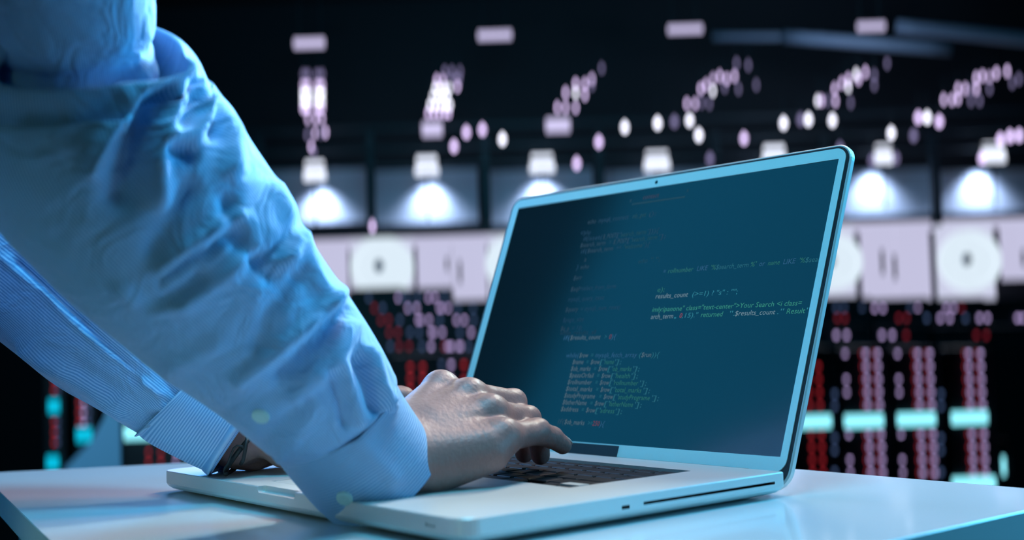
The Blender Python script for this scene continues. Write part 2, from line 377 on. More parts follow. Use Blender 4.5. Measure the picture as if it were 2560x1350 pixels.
for x, y, sg in ((1.20, 2.088, [('echo', 'w'), (' mysqli_connect', 'b'), (' ob_get', 'g'), (' ();', 'b')]),
                 (1.14, 1.985, [('<?php', 'b')]), (1.20, 1.925, [('if(isset(', 'b'), ('$_POST', 'w'), ("['", 'b'), ('search_term', 'g'), ("'])){", 'b')]),
                 (1.18, 1.865, [('$search_term', 'w'), (' = ', 'c'), ('$_POST', 'w'), ("['", 'b'), ('search_term', 'g'), ("'];", 'b')]),
                 (1.21, 1.805, [('if(', 'b'), ('$search_term', 'w'), (' == ', 'b'), ('"welcome"', 'g'), ('){', 'b')]),
                 (1.28, 1.725, [('a', 'w')]), (1.20, 1.655, [('} ', 'b'), ('echo', 'w')]), (1.97, 1.66, [('echo', 'c'), (' ".";', 'c')]),
                 (1.20, 1.555, [('$err', 'w')]), (1.20, 1.45, [('$sql', 'w'), ('=select_from_form', 'b')]), (1.20, 1.355, [('mysqli_query_exec', 'b')]),
                 (1.20, 1.26, [('$query', 'w'), (' = mysqli_num_rows(', 'b')]), (1.20, 1.165, [('$page_size', 'b')]), (1.20, 1.085, [('$q_p', 'w'), (' = 10;', 'b')]),
                 (1.20, 1.045, [('while_results_all', 'd')])):
    line(x, y, sg, .2)
text('contact', 1.84, 2.255, 'r', .2); text('x', 1.68, 2.245, 'c', .2); text('x', 2.34, 2.265, 'c', .2)
obj('tab_underline', boxm('tab_underline', 1.72, 2.34, 2.200, 2.212, .0022, .0026), TM[('c', .2)], scr)

# ------------------------------------------------------------------ person
def loft(name, st, seg, nsub, mt, parent, uvlen=None, folds=(), noise=0, thick=.014, freq=1., closed=False, flat=None, ntw=0):
    st = [(np.array(p, float), r) for p, r in st]; n = len(st)
    # catmull-rom through the stations
    Ps = []; Rs = []
    for i in range(n - 1):
        p = [st[max(i - 1, 0)], st[i], st[i + 1], st[min(i + 2, n - 1)]]
        for k in range(nsub):
            t_ = k / nsub
            c = lambda a, b, c_, d: .5 * (2 * b + (c_ - a) * t_ + (2 * a - 5 * b + 4 * c_ - d) * t_ ** 2 + (3 * b - a - 3 * c_ + d) * t_ ** 3)
            Ps.append(c(*[q[0] for q in p])); Rs.append(c(*[q[1] for q in p]))
    Ps.append(st[-1][0]); Rs.append(st[-1][1]); Ps = np.array(Ps); Rs = np.array(Rs); m = len(Ps)
    T = np.gradient(Ps, axis=0); T /= np.linalg.norm(T, axis=1)[:, None]
    for _ in range(3): T[1:-1] = (T[:-2] + 2 * T[1:-1] + T[2:]) / 4; T /= np.linalg.norm(T, axis=1)[:, None]
    a = np.cross(T[0], [0, 0, 1.]); V = np.zeros((m, seg, 3)); Nn = np.zeros((m, seg, 3)); L = np.concatenate([[0], np.cumsum(np.linalg.norm(np.diff(Ps, axis=0), axis=1))])
    th = 2 * np.pi * np.arange(seg) / seg
    for i in range(m):
        a = a - T[i] * (a @ T[i]); a /= np.linalg.norm(a); b = np.cross(T[i], a)
        d = np.cos(th)[:, None] * a + np.sin(th)[:, None] * b; Nn[i] = d; V[i] = Ps[i] + d * Rs[i]
    disp = np.zeros((m, seg)); vn = np.zeros((m, seg))
    if noise:
        Lg, Tg = np.meshgrid(L, th, indexing='ij')
        for j in range(26):
            fl = RNG.uniform(1.5, 7) * freq; ft = RNG.integers(-3, 4); ph = RNG.uniform(0, 6.28); am = RNG.uniform(.3, 1) / fl
            cl = RNG.uniform(0, L[-1]); wl = RNG.uniform(.5, 1.4); ct = RNG.uniform(0, 6.28)
            wdw = np.exp(-((Lg - cl) / wl) ** 2) * (.5 + .5 * np.cos(Tg - ct))
            vn += am * wdw * np.sin(fl * Lg + ft * Tg + ph + .8 * np.sin(2 * Tg + ph))
        disp += vn * noise
    if len(folds):
        W_ = V.reshape(-1, 3); rel = (W_ - CAM) @ MR; D_ = -rel[:, 2]; px = np.stack([1280 + FPX * rel[:, 0] / D_, 675 - FPX * rel[:, 1] / D_], 1)
        vd = W_ - CAM; vd /= np.linalg.norm(vd, axis=1)[:, None]; fc = np.clip(-(Nn.reshape(-1, 3) * vd).sum(1) * 2.2, 0, 1)
        for pts, wdt, amp in folds:
            best = np.full(len(px), 1e9)
            pts = np.array(pts, float)
            for q in range(len(pts) - 1):
                s_, e_ = pts[q], pts[q + 1]; se = e_ - s_; tt_ = np.clip(((px - s_) @ se) / (se @ se), 0, 1)
                dd = np.linalg.norm(px - s_ - tt_[:, None] * se, axis=1); best = np.minimum(best, dd)
            disp += (amp * 1.35 * fc * np.exp(-(best / wdt) ** 2)).reshape(m, seg)
    V = V + Nn * disp[..., None]
    F = []
    for i in range(m - 1):
        for k in range(seg):
            l = (k + 1) % seg; F.append((i * seg + k, i * seg + l, (i + 1) * seg + l, (i + 1) * seg + k))
    me_ = me(name, V.reshape(-1, 3), F, True)
    uvl = me_.uv_layers.new(name='uv'); UV = []
    for i in range(m - 1):
        for k in range(seg):
            a0, a1 = k / seg, (k + 1) / seg; b0, b1 = L[i] / L[-1], L[i + 1] / L[-1]; UV += [a0, b0, a1, b0, a1, b1, a0, b1]
    uvl.data.foreach_set('uv', UV)
    o = obj(name, me_, mt, parent)
    if thick:
        md = o.modifiers.new('s', 'SOLIDIFY'); md.thickness = thick * S; md.offset = -1
    return o

# hands: joints in space
RH = dict(
    wr=tuple(P(982, 1130, 7.86)),
    pk=[(2.90, 1.12, .47), (2.80, 1.49, .475), (2.745, 1.67, .42), (2.70, 1.80, .355)], rg=[(2.70, 1.17, .615), (2.58, 1.59, .545), (2.49, 1.76, .40), (2.42, 1.83, .265)],
    md=[(2.49, 1.15, .72), (2.41, 1.60, .655), (2.28, 1.78, .45), (2.20, 1.86, .265)], ix=[(2.29, 1.06, .775), (2.17, 1.47, .66), (2.06, 1.66, .46), (1.98, 1.76, .27)],
    th=[(2.38, .55, .36), (2.12, .92, .36), (2.02, 1.18, .30), (1.97, 1.38, .265)])
LH = {}
def mir(p): return (3.45 - p[0] + .0, p[1] - .05, p[2])
def hand_prims(h, elbow):
    P_ = []; wr = np.array(h['wr']); rad = {'pk': (.095, .085, .075, .064), 'rg': (.105, .088, .078, .068), 'md': (.11, .092, .082, .07), 'ix': (.108, .09, .08, .068), 'th': (.15, .125, .10, .08)}
    el = np.array(elbow); d = (el - wr) / np.linalg.norm(el - wr)
    P_.append((wr, wr + d * .9, .20, .225, .10))
    for k in ('pk', 'rg', 'md', 'ix'):
        j = [np.array(q, float) for q in h[k]]
        t_ = {'pk': .12, 'rg': .05, 'md': -.04, 'ix': -.12}[k]; side = j[0] - np.array(h['md'][0])
        w0 = wr + side * .35 + np.array([0, .02, 0])
        P_.append((w0, j[0], .17, {'pk': .105, 'rg': .115, 'md': .118, 'ix': .118}[k], .10))
    pk = np.array(h['pk'][0]); ix = np.array(h['ix'][0]); ac = (pk - ix) / np.linalg.norm(pk - ix)
    P_.append((wr + ac * .13 + [0, .17, -.07], pk + [0, -.12, -.09], .165, .13, .10))                   # heel of the hand
    P_.append((wr - ac * .10 + [0, .12, -.02], np.array(h['th'][1]), .16, .13, .10))
    P_.append(((wr + np.array(h['md'][0])) / 2 + [0, 0, -.08], (pk + ix) / 2 + [0, -.05, -.09], .19, .15, .10))
    for k in ('pk', 'rg', 'md', 'ix', 'th'):
        j = [np.array(q, float) for q in h[k]]; r = rad[k]
        for i in range(3): P_.append((j[i], j[i + 1], r[i], r[i + 1], {0: .075, 1: .03, 2: .02}[i]))
        if k != 'th':
            P_.append((j[0] + [0, -.01, .028], j[0] + [0, .02, .028], .066, .066, .08))
            P_.append((wr + (j[0] - wr) * .35 + [0, 0, .085], j[0] + [0, 0, .055], .035, .045, .06))       # tendon
            P_.append((j[1] + [0, -.01, .012], j[1] + [0, .01, .012], r[1] * .96, r[1] * .96, .02))
    return P_
R_EL = P(300, 440, 6.95); L_EL = P(-70, 520, 9.35)
def hand_mesh(h, elbow, hres=.017):
    pr = hand_prims(h, elbow); pts = np.array([q for p_ in pr for q in (p_[0], p_[1])]); f = field(pr, .05)
    return nets(f, pts.min(0) - .33, pts.max(0) + .33, hres)
for k, v in RH.items(): LH[k] = mir(v) if k == 'wr' else [mir(q) for q in v]
LH['wr'] = tuple(P(598, 1085, 9.15) + np.array([0, 0, 0]))
# body below the clothes, outside the frame but standing where it must
SHR = P(-400, -1000, 5.6); SHL = np.array([-.8, -3.1, 4.4]); NECK = (SHR + SHL) / 2 + [0, .15, .35]
HIP = np.array([1.1, -5.8, .2]); CHS = (SHR + SHL) / 2 + [0, -.2, -.9]
HEAD = NECK + np.array([-.1, .75, 1.55]); ac = (SHR - SHL) / np.linalg.norm(SHR - SHL)
UPR = [np.array([9.9, 9.9, 9.9])]
relb = P(215, 250, 6.75)
bodyp = [(HIP - ac * .7, CHS - ac * .8, .95, 1.0), (HIP + ac * .7, CHS + ac * .8, .95, 1.0), (HIP, CHS, 1.15, 1.25), (SHL + ac * .35, SHR - ac * .35, .62, .62),
         (NECK + [0, -.3, -.5], HEAD + [0, -.15, -.5], .52, .48), (HEAD + [0, .05, -.25], HEAD + [0, .12, -.45], .62, .50), (HEAD + [0, -.18, .25], HEAD + [0, -.05, .3], .84, .80),
         (HEAD + [0, .72, -.05], HEAD + [0, .86, -.25], .07, .12, .05), (HEAD + [.78, -.1, -.1], HEAD + [.80, -.1, .1], .10, .14, .05), (HEAD + [-.78, -.1, -.1], HEAD + [-.80, -.1, .1], .10, .14, .05),
         (HEAD + [-.14, .68, -.48], HEAD + [.14, .68, -.48], .08, .08, .05),
         (SHR, relb, .46, .30), (relb, R_EL, .30, .34), (R_EL, np.array(RH['wr']), .36, .16), (SHL, L_EL, .52, .42), (L_EL, np.array(LH['wr']), .42, .24)]
for s_ in (-1, 1):
    hp = HIP + ac * s_ * .85; kn = hp + [0, .35, -4.4]; an = np.array([kn[0], kn[1] - .4, -8.3])
    bodyp += [(hp, kn, .88, .55), (kn, an, .58, .36), (an, an + [0, .9, -.35], .38, .28)]
bf = field(bodyp, .3)
pts = np.array([q for p_ in bodyp for q in (p_[0], p_[1])])
BV, BF = nets(bf, pts.min(0) - 1.6, pts.max(0) + 1.1, .14)
hr = hand_mesh(RH, R_EL); hlm = hand_mesh(LH, L_EL, .022)
V_, F_ = merge((BV, BF), hr, hlm)
person = obj('person', me('person', V_, F_, True), M_skin)
tag(person, 'person in light blue pinstriped shirt leaning over the laptop, typing with both hands', 'person')
def clip(V, F, keep):
    k = keep(V); F = F[k[F].all(1)]; u_, inv = np.unique(F, return_inverse=True); return V[u_], inv.reshape(F.shape)
# shirt body and trousers: offsets of the same body
shp = [(HIP - ac * .7 + [0, 0, -.2], CHS - ac * .8, 1.08, 1.1), (HIP + ac * .7 + [0, 0, -.2], CHS + ac * .8, 1.08, 1.1), (HIP + [0, 0, -.2], CHS, 1.28, 1.36), (SHL + ac * .3, SHR - ac * .3, .76, .76),
       (SHR, SHR + (relb - SHR) * .12, .70, .68), (SHL, SHL + (L_EL - SHL) * .12, .70, .66), (NECK + [0, -.2, -.4], NECK + [0, .1, .1], .62, .60)]
sv, sf = nets(field(shp, .3), np.array([-3, -8.5, -2.]), np.array([6, 0, 7.2]), .14)
sv, sf = clip(sv, sf, lambda V: (V[:, 2] > -.9) & (((V - NECK) @ np.array([0, .25, .95])) < .25))
shirt = obj('shirt', me('shirt', sv, sf, True), M_shirt, person)
tp = []
for s_ in (-1, 1):
    hp = HIP + ac * s_ * .85; kn = hp + [0, .35, -4.4]; an = np.array([kn[0], kn[1] - .4, -8.3]); tp += [(hp + [0, 0, -.5], kn, .97, .68), (kn, an, .70, .55)]
tv, tf = nets(field(tp, .3), np.array([-2, -8, -10.]), np.array([6.5, -3, 2.]), .14)
tv, tf = clip(tv, tf, lambda V: (V[:, 2] > -8.7) & (V[:, 2] < -.6))
obj('trousers', me('trousers', tv, tf, True), M_trous, person)
for s_ in (-1, 1):
    hp = HIP + ac * s_ * .85; kn = hp + [0, .35, -4.4]; an = np.array([kn[0], kn[1] - .4, -8.3])
    v0, f0 = nets(field([(an + [0, -.25, -.2], an + [0, 1.3, -.38], .48, .32), (an + [0, 0, .2], an + [0, 0, -.2], .44, .44)], .2), an - 1.2, an + [1.2, 2.2, 1.2], .1)
    v0[:, 2] = np.maximum(v0[:, 2], -9); obj('shoe', me('shoe', v0, f0, True), M_shoe, person)
hv, hf = nets(field([(HEAD + [0, -.24, .24], HEAD + [0, -.08, .36], .95, .90)], .2), HEAD - 1.6, HEAD + 1.6, .09)
hv, hf = clip(hv, hf, lambda V: ((V - HEAD) @ np.array([0, -.75, .66])) > -.05)
obj('hair', me('hair', hv, hf, True), M_hair, person)
for s_ in (-1, 1):
    bm = bmesh.new(); bmesh.ops.create_uvsphere(bm, u_segments=12, v_segments=8, radius=.11, matrix=Matrix.Translation(Vector((HEAD + np.array([s_ * .3, .70, .05])).tolist())))
    obj('eye', frombm('eye', bm, True), mat('eye', (.6, .6, .6), .2), person)

# nails
def nail(j2, j3, r, parent):
    a = np.array(j2, float); b = np.array(j3, float); d = (b - a) / np.linalg.norm(b - a); up = np.array([.1, .1, 1.]); n = up - d * (up @ d); n /= np.linalg.norm(n); s_ = np.cross(d, n)
    V = []; F = []; NU, NV = 8, 8
    for i in range(NU + 1):
        for j in range(NV + 1):
            x = (i / NU - .5) * 2; y = (j / NV - .5) * 2; ang = x * .95 * math.sqrt(max(0, 1 - .35 * max(0, -y) ** 2))
            V.append(b + d * (.012 + y * .052 * (1 - .15 * x * x)) + (n * math.cos(ang) + s_ * math.sin(ang)) * (r * 1.02 - .012 * max(0, y) ** 2))
    for i in range(NU):
        for j in range(NV): F.append((i * (NV + 1) + j, (i + 1) * (NV + 1) + j, (i + 1) * (NV + 1) + j + 1, i * (NV + 1) + j + 1))
    o = obj('fingernail', me('fingernail', V, F, True), M_nail, parent); md = o.modifiers.new('s', 'SOLIDIFY'); md.thickness = .008 * S; return o
for h in (RH, LH):
    for k, r in (('pk', .066), ('rg', .07), ('md', .072), ('ix', .07), ('th', .082)): nail(h[k][2], h[k][3], r, person)

r_ = lambda u_, v_, D, hw: (P(u_, v_, D), hw * D / FPX)
rs = [r_(862, 1082, 7.72, 158), r_(825, 1030, 7.66, 178), r_(798, 990, 7.6, 193), r_(675, 850, 7.4, 226), r_(560, 730, 7.22, 255), r_(462, 617, 7.08, 286), r_(360, 500, 6.96, 305), r_(270, 392, 6.86, 318),
      r_(222, 300, 6.78, 318), r_(200, 210, 6.7, 300), r_(190, 165, 6.64, 276), r_(184, 128, 6.6, 254), r_(184, 122, 6.59, 186), r_(176, 70, 6.52, 203), r_(155, -50, 6.33, 214), r_(95, -250, 6.05, 226), r_(-40, -500, 5.86, 240), r_(-220, -760, 5.72, 262), (SHR, .72)]
R_folds = [
    ([(408, 150), (330, 240), (270, 330), (236, 420)], 26, .075), ([(425, 150), (418, 260), (395, 400), (405, 500)], 26, .06), ([(365, 250), (320, 380), (300, 480)], 38, -.07),
    ([(470, 165), (505, 230), (520, 290), (480, 338), (430, 345)], 20, .06), ([(500, 180), (540, 250), (535, 330)], 16, -.05), ([(425, 370), (470, 385)], 18, -.06), ([(560, 240), (590, 330), (585, 420)], 26, .05),
    ([(470, 470), (420, 560), (380, 620)], 26, -.035), ([(600, 540), (500, 600), (400, 680)], 17, .04), ([(580, 585), (490, 640), (400, 700)], 12, -.04), ([(700, 470), (740, 560), (720, 650)], 24, .05),
    ([(570, 500), (600, 600), (680, 690)], 24, -.035), ([(640, 620), (560, 700), (470, 760)], 18, .03), ([(500, 690), (440, 740), (360, 770)], 14, -.035), ([(300, 720), (360, 770), (450, 770)], 18, .03), 
    ([(860, 720), (800, 790), (700, 870), (600, 950)], 18, .05), ([(850, 780), (790, 850), (700, 940)], 18, -.055), ([(880, 820), (840, 900), (770, 960), (740, 990)], 20, .05), ([(740, 690), (690, 760), (640, 860)], 26, -.03),
    ([(900, 900), (925, 960), (940, 1020)], 16, -.06), ([(860, 920), (880, 990), (900, 1050)], 14, .035), ([(820, 930), (850, 1000), (860, 1060)], 10, -.03), ([(930, 880), (950, 960), (975, 1020)], 16, .04),
    ([(760, 1000), (700, 1060), (660, 1110)], 14, -.03), ([(690, 980), (600, 1010), (560, 1040)], 18, -.02), ([(800, 1010), (740, 1090), (700, 1150)], 14, .025), ([(540, 860), (480, 900), (420, 930)], 24, .025),
    ([(760, 600), (790, 700), (840, 770)], 22, .04), ([(740, 560), (700, 620), (640, 650)], 16, -.04)]
loft('sleeve', rs, 150, 12, M_slv, shirt, folds=R_folds, noise=.04, freq=1.5)
rc = [r_(838, 1046, 7.68, 176), r_(862, 1082, 7.72, 173), r_(905, 1140, 7.78, 168), r_(938, 1182, 7.83, 162), r_(962, 1213, 7.87, 153)]
cf = loft('cuff', rc, 110, 8, M_cuffr, shirt, folds=[([(900, 1100), (960, 1170), (985, 1200)], 22, .02)], noise=.01, thick=.03)
ls = [r_(505, 1016, 9.13, 122), r_(469, 989, 9.12, 139), r_(430, 955, 9.14, 150), r_(355, 890, 9.18, 168), r_(262, 808, 9.22, 190), r_(127, 682, 9.28, 205), r_(0, 580, 9.33, 215), (L_EL + [0, 0, 0], .66), (L_EL + (SHL - L_EL) * .12 + [-.05, -.05, 0], .68), (L_EL + (SHL - L_EL) * .5, .68), (SHL, .72)]
L_folds = [([(0, 640), (110, 730), (220, 835), (330, 930), (400, 985)], 8, .05), ([(40, 655), (150, 750), (250, 850), (350, 950)], 12, -.05), ([(60, 880), (160, 930), (230, 970), (300, 1040)], 22, .045), ([(200, 930), (300, 990), (380, 1040)], 26, -.03),
           ([(300, 1000), (350, 1030), (400, 1020)], 18, .03), ([(380, 900), (420, 960), (440, 985)], 12, -.03), ([(30, 870), (110, 950), (190, 1000)], 10, -.03)]
loft('sleeve', ls, 130, 12, M_slv2, shirt, folds=L_folds, noise=.03, freq=1.3)
lc = [r_(450, 973, 9.11, 148), r_(469, 989, 9.12, 148), r_(540, 1037, 9.15, 138), r_(600, 1074, 9.18, 128), r_(610, 1081, 9.18, 126)]
loft('cuff', lc, 110, 8, M_cuff, shirt, noise=.012, thick=.03)
from mathutils.bvhtree import BVHTree
dgx = bpy.context.evaluated_depsgraph_get(); dgx.update()
trees = [BVHTree.FromObject(o_, dgx) for o_ in C.objects if o_.name.startswith(('sleeve', 'cuff'))]
def button(u_, v_, D, r):
    dr = Vector((P(u_, v_, 1) - CAM).tolist()).normalized(); best = None
    for t__ in trees:
        h_ = t__.ray_cast(Vector((CAM * S).tolist()), dr)
        if h_[0] and (best is None or h_[3] < best[3]): best = h_
    p = np.array(best[0]) / S; d = np.array(best[1]); d = d if d @ (CAM - p) > 0 else -d; bm = bmesh.new(); cyl(bm, r, r * .92, p - d * .02, p + d * .012, 24)
    cyl(bm, r * .7, r * .65, p + d * .012, p + d * .016, 24); return obj('button', frombm('button', bm), M_btn, shirt)
BUT = [(652, 1040, 7.22, .055), (862, 1245, 7.40, .055)]
for b_ in BUT: button(*b_)
# cord bracelet on the left wrist
br = empty('cord_bracelet', P(620, 1130, 9.1)); tag(br, 'thin black cord bracelet with a loop and loose end on the left wrist', 'bracelet')
def bl(o): o.location = -br.location; return o
wl = np.array(LH['wr']); ax_ = (wl - L_EL); ax_ /= np.linalg.norm(ax_); a_ = np.cross(ax_, [0, 0, 1.]); a_ /= np.linalg.norm(a_); b2 = np.cross(ax_, a_)
cc = wl + ax_ * .12
bl(obj('band', tube('band', [cc + .27 * (a_ * math.cos(x) + b2 * math.sin(x)) for x in np.linspace(0, 6.283, 40)], .018), M_cord, br))
bl(obj('cord_loop', tube('cord_loop', [P(*q) for q in ((618, 1093, 8.86), (614, 1120, 8.84), (608, 1150, 8.86), (602, 1160, 8.9))], .014), M_cord, br))
bl(obj('cord_loop', tube('cord_loop', [P(*q) for q in ((612, 1122, 8.84), (604, 1115, 8.83), (593, 1114, 8.83), (584, 1121, 8.83), (577, 1138, 8.83), (570, 1158, 8.84), (562, 1170, 8.86), (560, 1178, 8.9), (564, 1184, 8.92))], .008), M_cord, br))
bm = bmesh.new(); bmesh.ops.create_uvsphere(bm, u_segments=10, v_segments=8, radius=.02, matrix=Matrix.Translation(Vector(P(565, 1184, 8.92).tolist())))
bl(obj('bead', frombm('bead', bm, True), M_cord, br))

#BACKGROUND
# ------------------------------------------------------------------ background hall
G_lav = glow('lavender_light', (.42, .31, .60), 2.5); G_red = glow('red_light', (.42, .02, .03), 1.7); G_red2 = glow('faint_red_light', (.30, .02, .04), 1.2); G_dim = glow('dim_blue_light', (.06, .10, .22), 1.6)
G_cyan = glow('cyan_strip_light', (.28, .88, 1.0), 1.5); G_cyan2 = glow('cyan_strip_light_deep', (.0, .50, .72), 1.1)
G_lamp = glow('white_lamp_light', (.80, .85, 1.0), 1.5); G_panel = glow('ceiling_panel_light', (.62, .56, .84), 1.15); G_bulb = glow('bulb_light', (.62, .48, .80), 3.2); G_bulbd = glow('dim_bulb_light', (.30, .26, .50), 1.2)
G_bulbw = glow('bright_bulb_light', (.85, .85, 1.0), 3.4); G_band = glow('self_glow_band', (.55, .54, .74), 1.0); G_fan = glow('self_glow_white', (.74, .86, .96), .98); G_fanp = glow('self_glow_plate', (.60, .62, .80), 1.0)  # band, doors and fans are no lamps; emission stands in for their brightness
M_rack = mat('black_rack_metal', (.006, .012, .018), .45); M_tier = mat('dark_cabinet_metal', (.006, .02, .028), .5); M_trim2 = mat('grey_blue_metal', (.30, .36, .50), .45)
M_part = mat('pale_blue_partition', (.20, .42, .60), .7)
GM = {'q': G_red2, 'l': G_lav, 'r': G_red, 'd': G_dim, 'c': G_cyan, 'k': G_cyan2, 'w': G_bulb, 'e': G_bulbd, 'b': G_bulbw}
ledc = {}
def led(name, k, w_, h_, parent, x, y, z, dep=.25):
    q = (name, k, w_, h_)
    if q not in ledc: ledc[q] = boxm(name, -w_ / 2, w_ / 2, -dep, 0, -h_ / 2, h_ / 2, bev=min(w_, h_) * .2, seg=1)
    if not ledc[q].materials: ledc[q].materials.append(GM[k])
    o = obj(name, ledc[q], None, parent); o.location = (x * S, y * S, z * S); return o
def thing(name, X, D, Z, label, cat, group=None):
    e = empty(name, hloc(X, D, Z), HZ); tag(e, label, cat, group); return e
PXD = lambda D: D / FPX
def rackat(uL, uR, vtop, D, label, group, depth=8, m=None):
    X0_, Z1 = hl(uL, vtop, D); X1_, _ = hl(uR, vtop, D); Xc = (X0_ + X1_) / 2; wd = (X1_ - X0_) / 2 - .06
    e = thing('server_rack', Xc, D, HZ0, label, 'server rack', group); Hh = Z1 - HZ0
    obj('cabinet', boxm('cabinet', -wd, wd, .15, depth, 0, Hh, bev=.05), m or M_rack, e)
    bm = bmesh.new(); box(bm, -wd, -wd + .18, -.1, .15, .1, Hh - .1); box(bm, wd - .18, wd, -.1, .15, .1, Hh - .1); box(bm, -wd, wd, -.1, .15, Hh - .25, Hh - .02); obj('door_frame', frombm('door_frame', bm), M_rack, e)
    return e, Xc, D
ordn = ['first', 'second', 'third', 'fourth', 'fifth', 'sixth', 'seventh', 'eighth']
def put(e, Xc, D, u_, v_, k, wpx=8, hpx=17, name='status_light'):
    hpx = hpx if hpx > 30 else hpx * .36
    x, z = hl(u_, v_, D); led(name, k, round(wpx * PXD(D), 2), round(hpx * PXD(D), 2), e, x - Xc, 0, z - HZ0)
# four big racks right of the laptop (and one it half hides)
bars = [(1975, 2085, 1056), (2103, 2215, 1054), (2235, 2345, 1050), (2370, 2475, 1046)]
for i, (a, b, v0) in enumerate(bars):
    e, Xc, D = rackat(a - 8, b + 8, 872, 120, ['server rack half hidden by the laptop lid, red light columns and cyan bar', 'second black server rack right of the laptop, cyan bar across lavender lights', 'third black server rack right of the laptop, cyan bar across lavender lights', 'black server rack furthest right, cyan bar across lavender lights'][i], 'large server racks right of the laptop')
    x0_, z_ = hl(a, v0, 120); x1_, _ = hl(b, v0, 120); hh = 28 * PXD(120); x0_ += .3; x1_ -= .3
    o = obj('display_bar', boxm('display_bar', x0_ - Xc, x1_ - Xc, -.3, 0, z_ - HZ0 - hh / 2, z_ - HZ0 + hh / 2, bev=.05), G_cyan, e)
    if i == 3:
        x0_, z_ = hl(a + 10, 1210, 120); x1_, _ = hl(b + 12, 1210, 120)
        obj('display_bar', boxm('display_bar', x0_ - Xc, x1_ - Xc, -.3, 0, z_ - HZ0 - hh / 2, z_ - HZ0 + hh / 2, bev=.05), G_cyan, e)
    for j in range(10):
        v_ = 884 + 32.2 * j + (8 if j > 4 else 0)
        if abs(v_ - v0) < 24: continue
        lean = (v_ - 884) * .045
        if i == 0:
            if v_ > 900:
                for uu in (2022, 2048): put(e, Xc, D, uu + lean - 4, v_, 'r', 9, 19)
            continue
        cu = {1: 2160, 2: 2290, 3: 2417}[i] + lean
        for uu in (cu, cu + 30): put(e, Xc, D, uu - 8, v_, 'r', 2.4, 19); put(e, Xc, D, uu + 3, v_, 'l', 11, 19)  # thin red slivers imitate colour fringing beside each lavender light
        if i < 3 and j not in (1, 4, 7): put(e, Xc, D, {1: 2112, 2: 2243}[i] + lean, v_, 'l', 9, 17)
    if i in (1, 2):
        for v_ in (985, 1015, 1095, 1125, 1180): put(e, Xc, D, {1: 2086, 2: 2352}[i], v_, 'd', 10, 22)
e, Xc, D = rackat(2492, 2530, 1100, 120, 'narrow dark cabinet with one blue light at the far right', None)
put(e, Xc, D, 2508, 1165, 'c', 8, 45)
# racks seen between sleeve and laptop
e, Xc, D = rackat(968, 1096, 890, 120, 'server rack above the typing hand, two columns of red lights', None)
for v_ in (918, 946, 974, 1002):
    for uu in (1026, 1057): put(e, Xc, D, uu, v_, 'r', 12, 19)
e, Xc, D = rackat(1098, 1226, 890, 120, 'server rack behind the left edge of the laptop screen, lavender light column', None)
for v_ in (912, 950, 985):
    put(e, Xc, D, 1104, v_, 'd', 10, 20); put(e, Xc, D, 1128, v_, 'l', 11, 20); put(e, Xc, D, 1160, v_, 'r', 12, 20)
# racks at the far left under the sleeve
for (a, b, vt, bs, cols, lab) in ((108, 166, 930, [(122, 150, 1016, 'k'), (118, 148, 1157, 'k')], [(136, 'r', 950, 1150), (146, 'd', 950, 1150)], 'narrow server rack at the far left edge, two short cyan bars'),
                                  (184, 240, 960, [(192, 231, 1088, 'k')], [(198, 'r', 980, 1062), (210, 'l', 980, 1062), (224, 'd', 980, 1062)], 'narrow server rack under the left sleeve, one cyan bar and lavender lights'),
                                  (304, 480, 1000, [(312, 420, 1082, 'c')], [(372, 'r', 1130, 1175), (403, 'r', 1130, 1175), (440, 'l', 1130, 1175)], 'server rack beside the left cuff, bright cyan bar over red lights')):
    e, Xc, D = rackat(a, b, vt, 120, lab, None)
    for x0, x1, v_, k in bs:
        xa_, z_ = hl(x0, v_, D); xb_, _ = hl(x1, v_, D); hh = 32 * PXD(D)
        obj('display_bar', boxm('display_bar', xa_ - Xc, xb_ - Xc, -.3, 0, z_ - HZ0 - hh / 2, z_ - HZ0 + hh / 2, bev=.05), GM[k], e)
    for uu, k, va, vb in cols:
        v_ = va
        while v_ < vb:
            if all(abs(v_ - q[2]) > 28 for q in bs): put(e, Xc, D, uu, v_, k, 8, 17)
            v_ += 26
X_, Z_ = hl(265, 1040, 100); xa_, _ = hl(302, 1040, 100); xb_, _ = hl(165, 1170, 100); xm_, zm_ = hl(228, 1105, 100); zb_ = Z_ - 8
pn = [(xb_ - 1.5, HZ0), (xb_, hl(165, 1170, 100)[1]), (xm_, zm_), (X_, Z_), (X_ + .1, Z_ + 1.4), (xa_, Z_ + 1.5), (xa_, HZ0)]
n_ = len(pn); Vp = [(x, y, z) for y in (-.2, .2) for x, z in pn]; Fp = [tuple(range(n_))[::-1], tuple(range(n_, 2 * n_))] + [(i, (i + 1) % n_, n_ + (i + 1) % n_, n_ + i) for i in range(n_)]
o = obj('partition', me('partition', np.array(Vp) - [X_, 0, HZ0], Fp), M_part); o.location = hloc(X_, 100, HZ0) * S; o.rotation_euler = (0, 0, HZ); tag(o, 'pale blue partition with slanted left side standing between the left racks', 'partition')
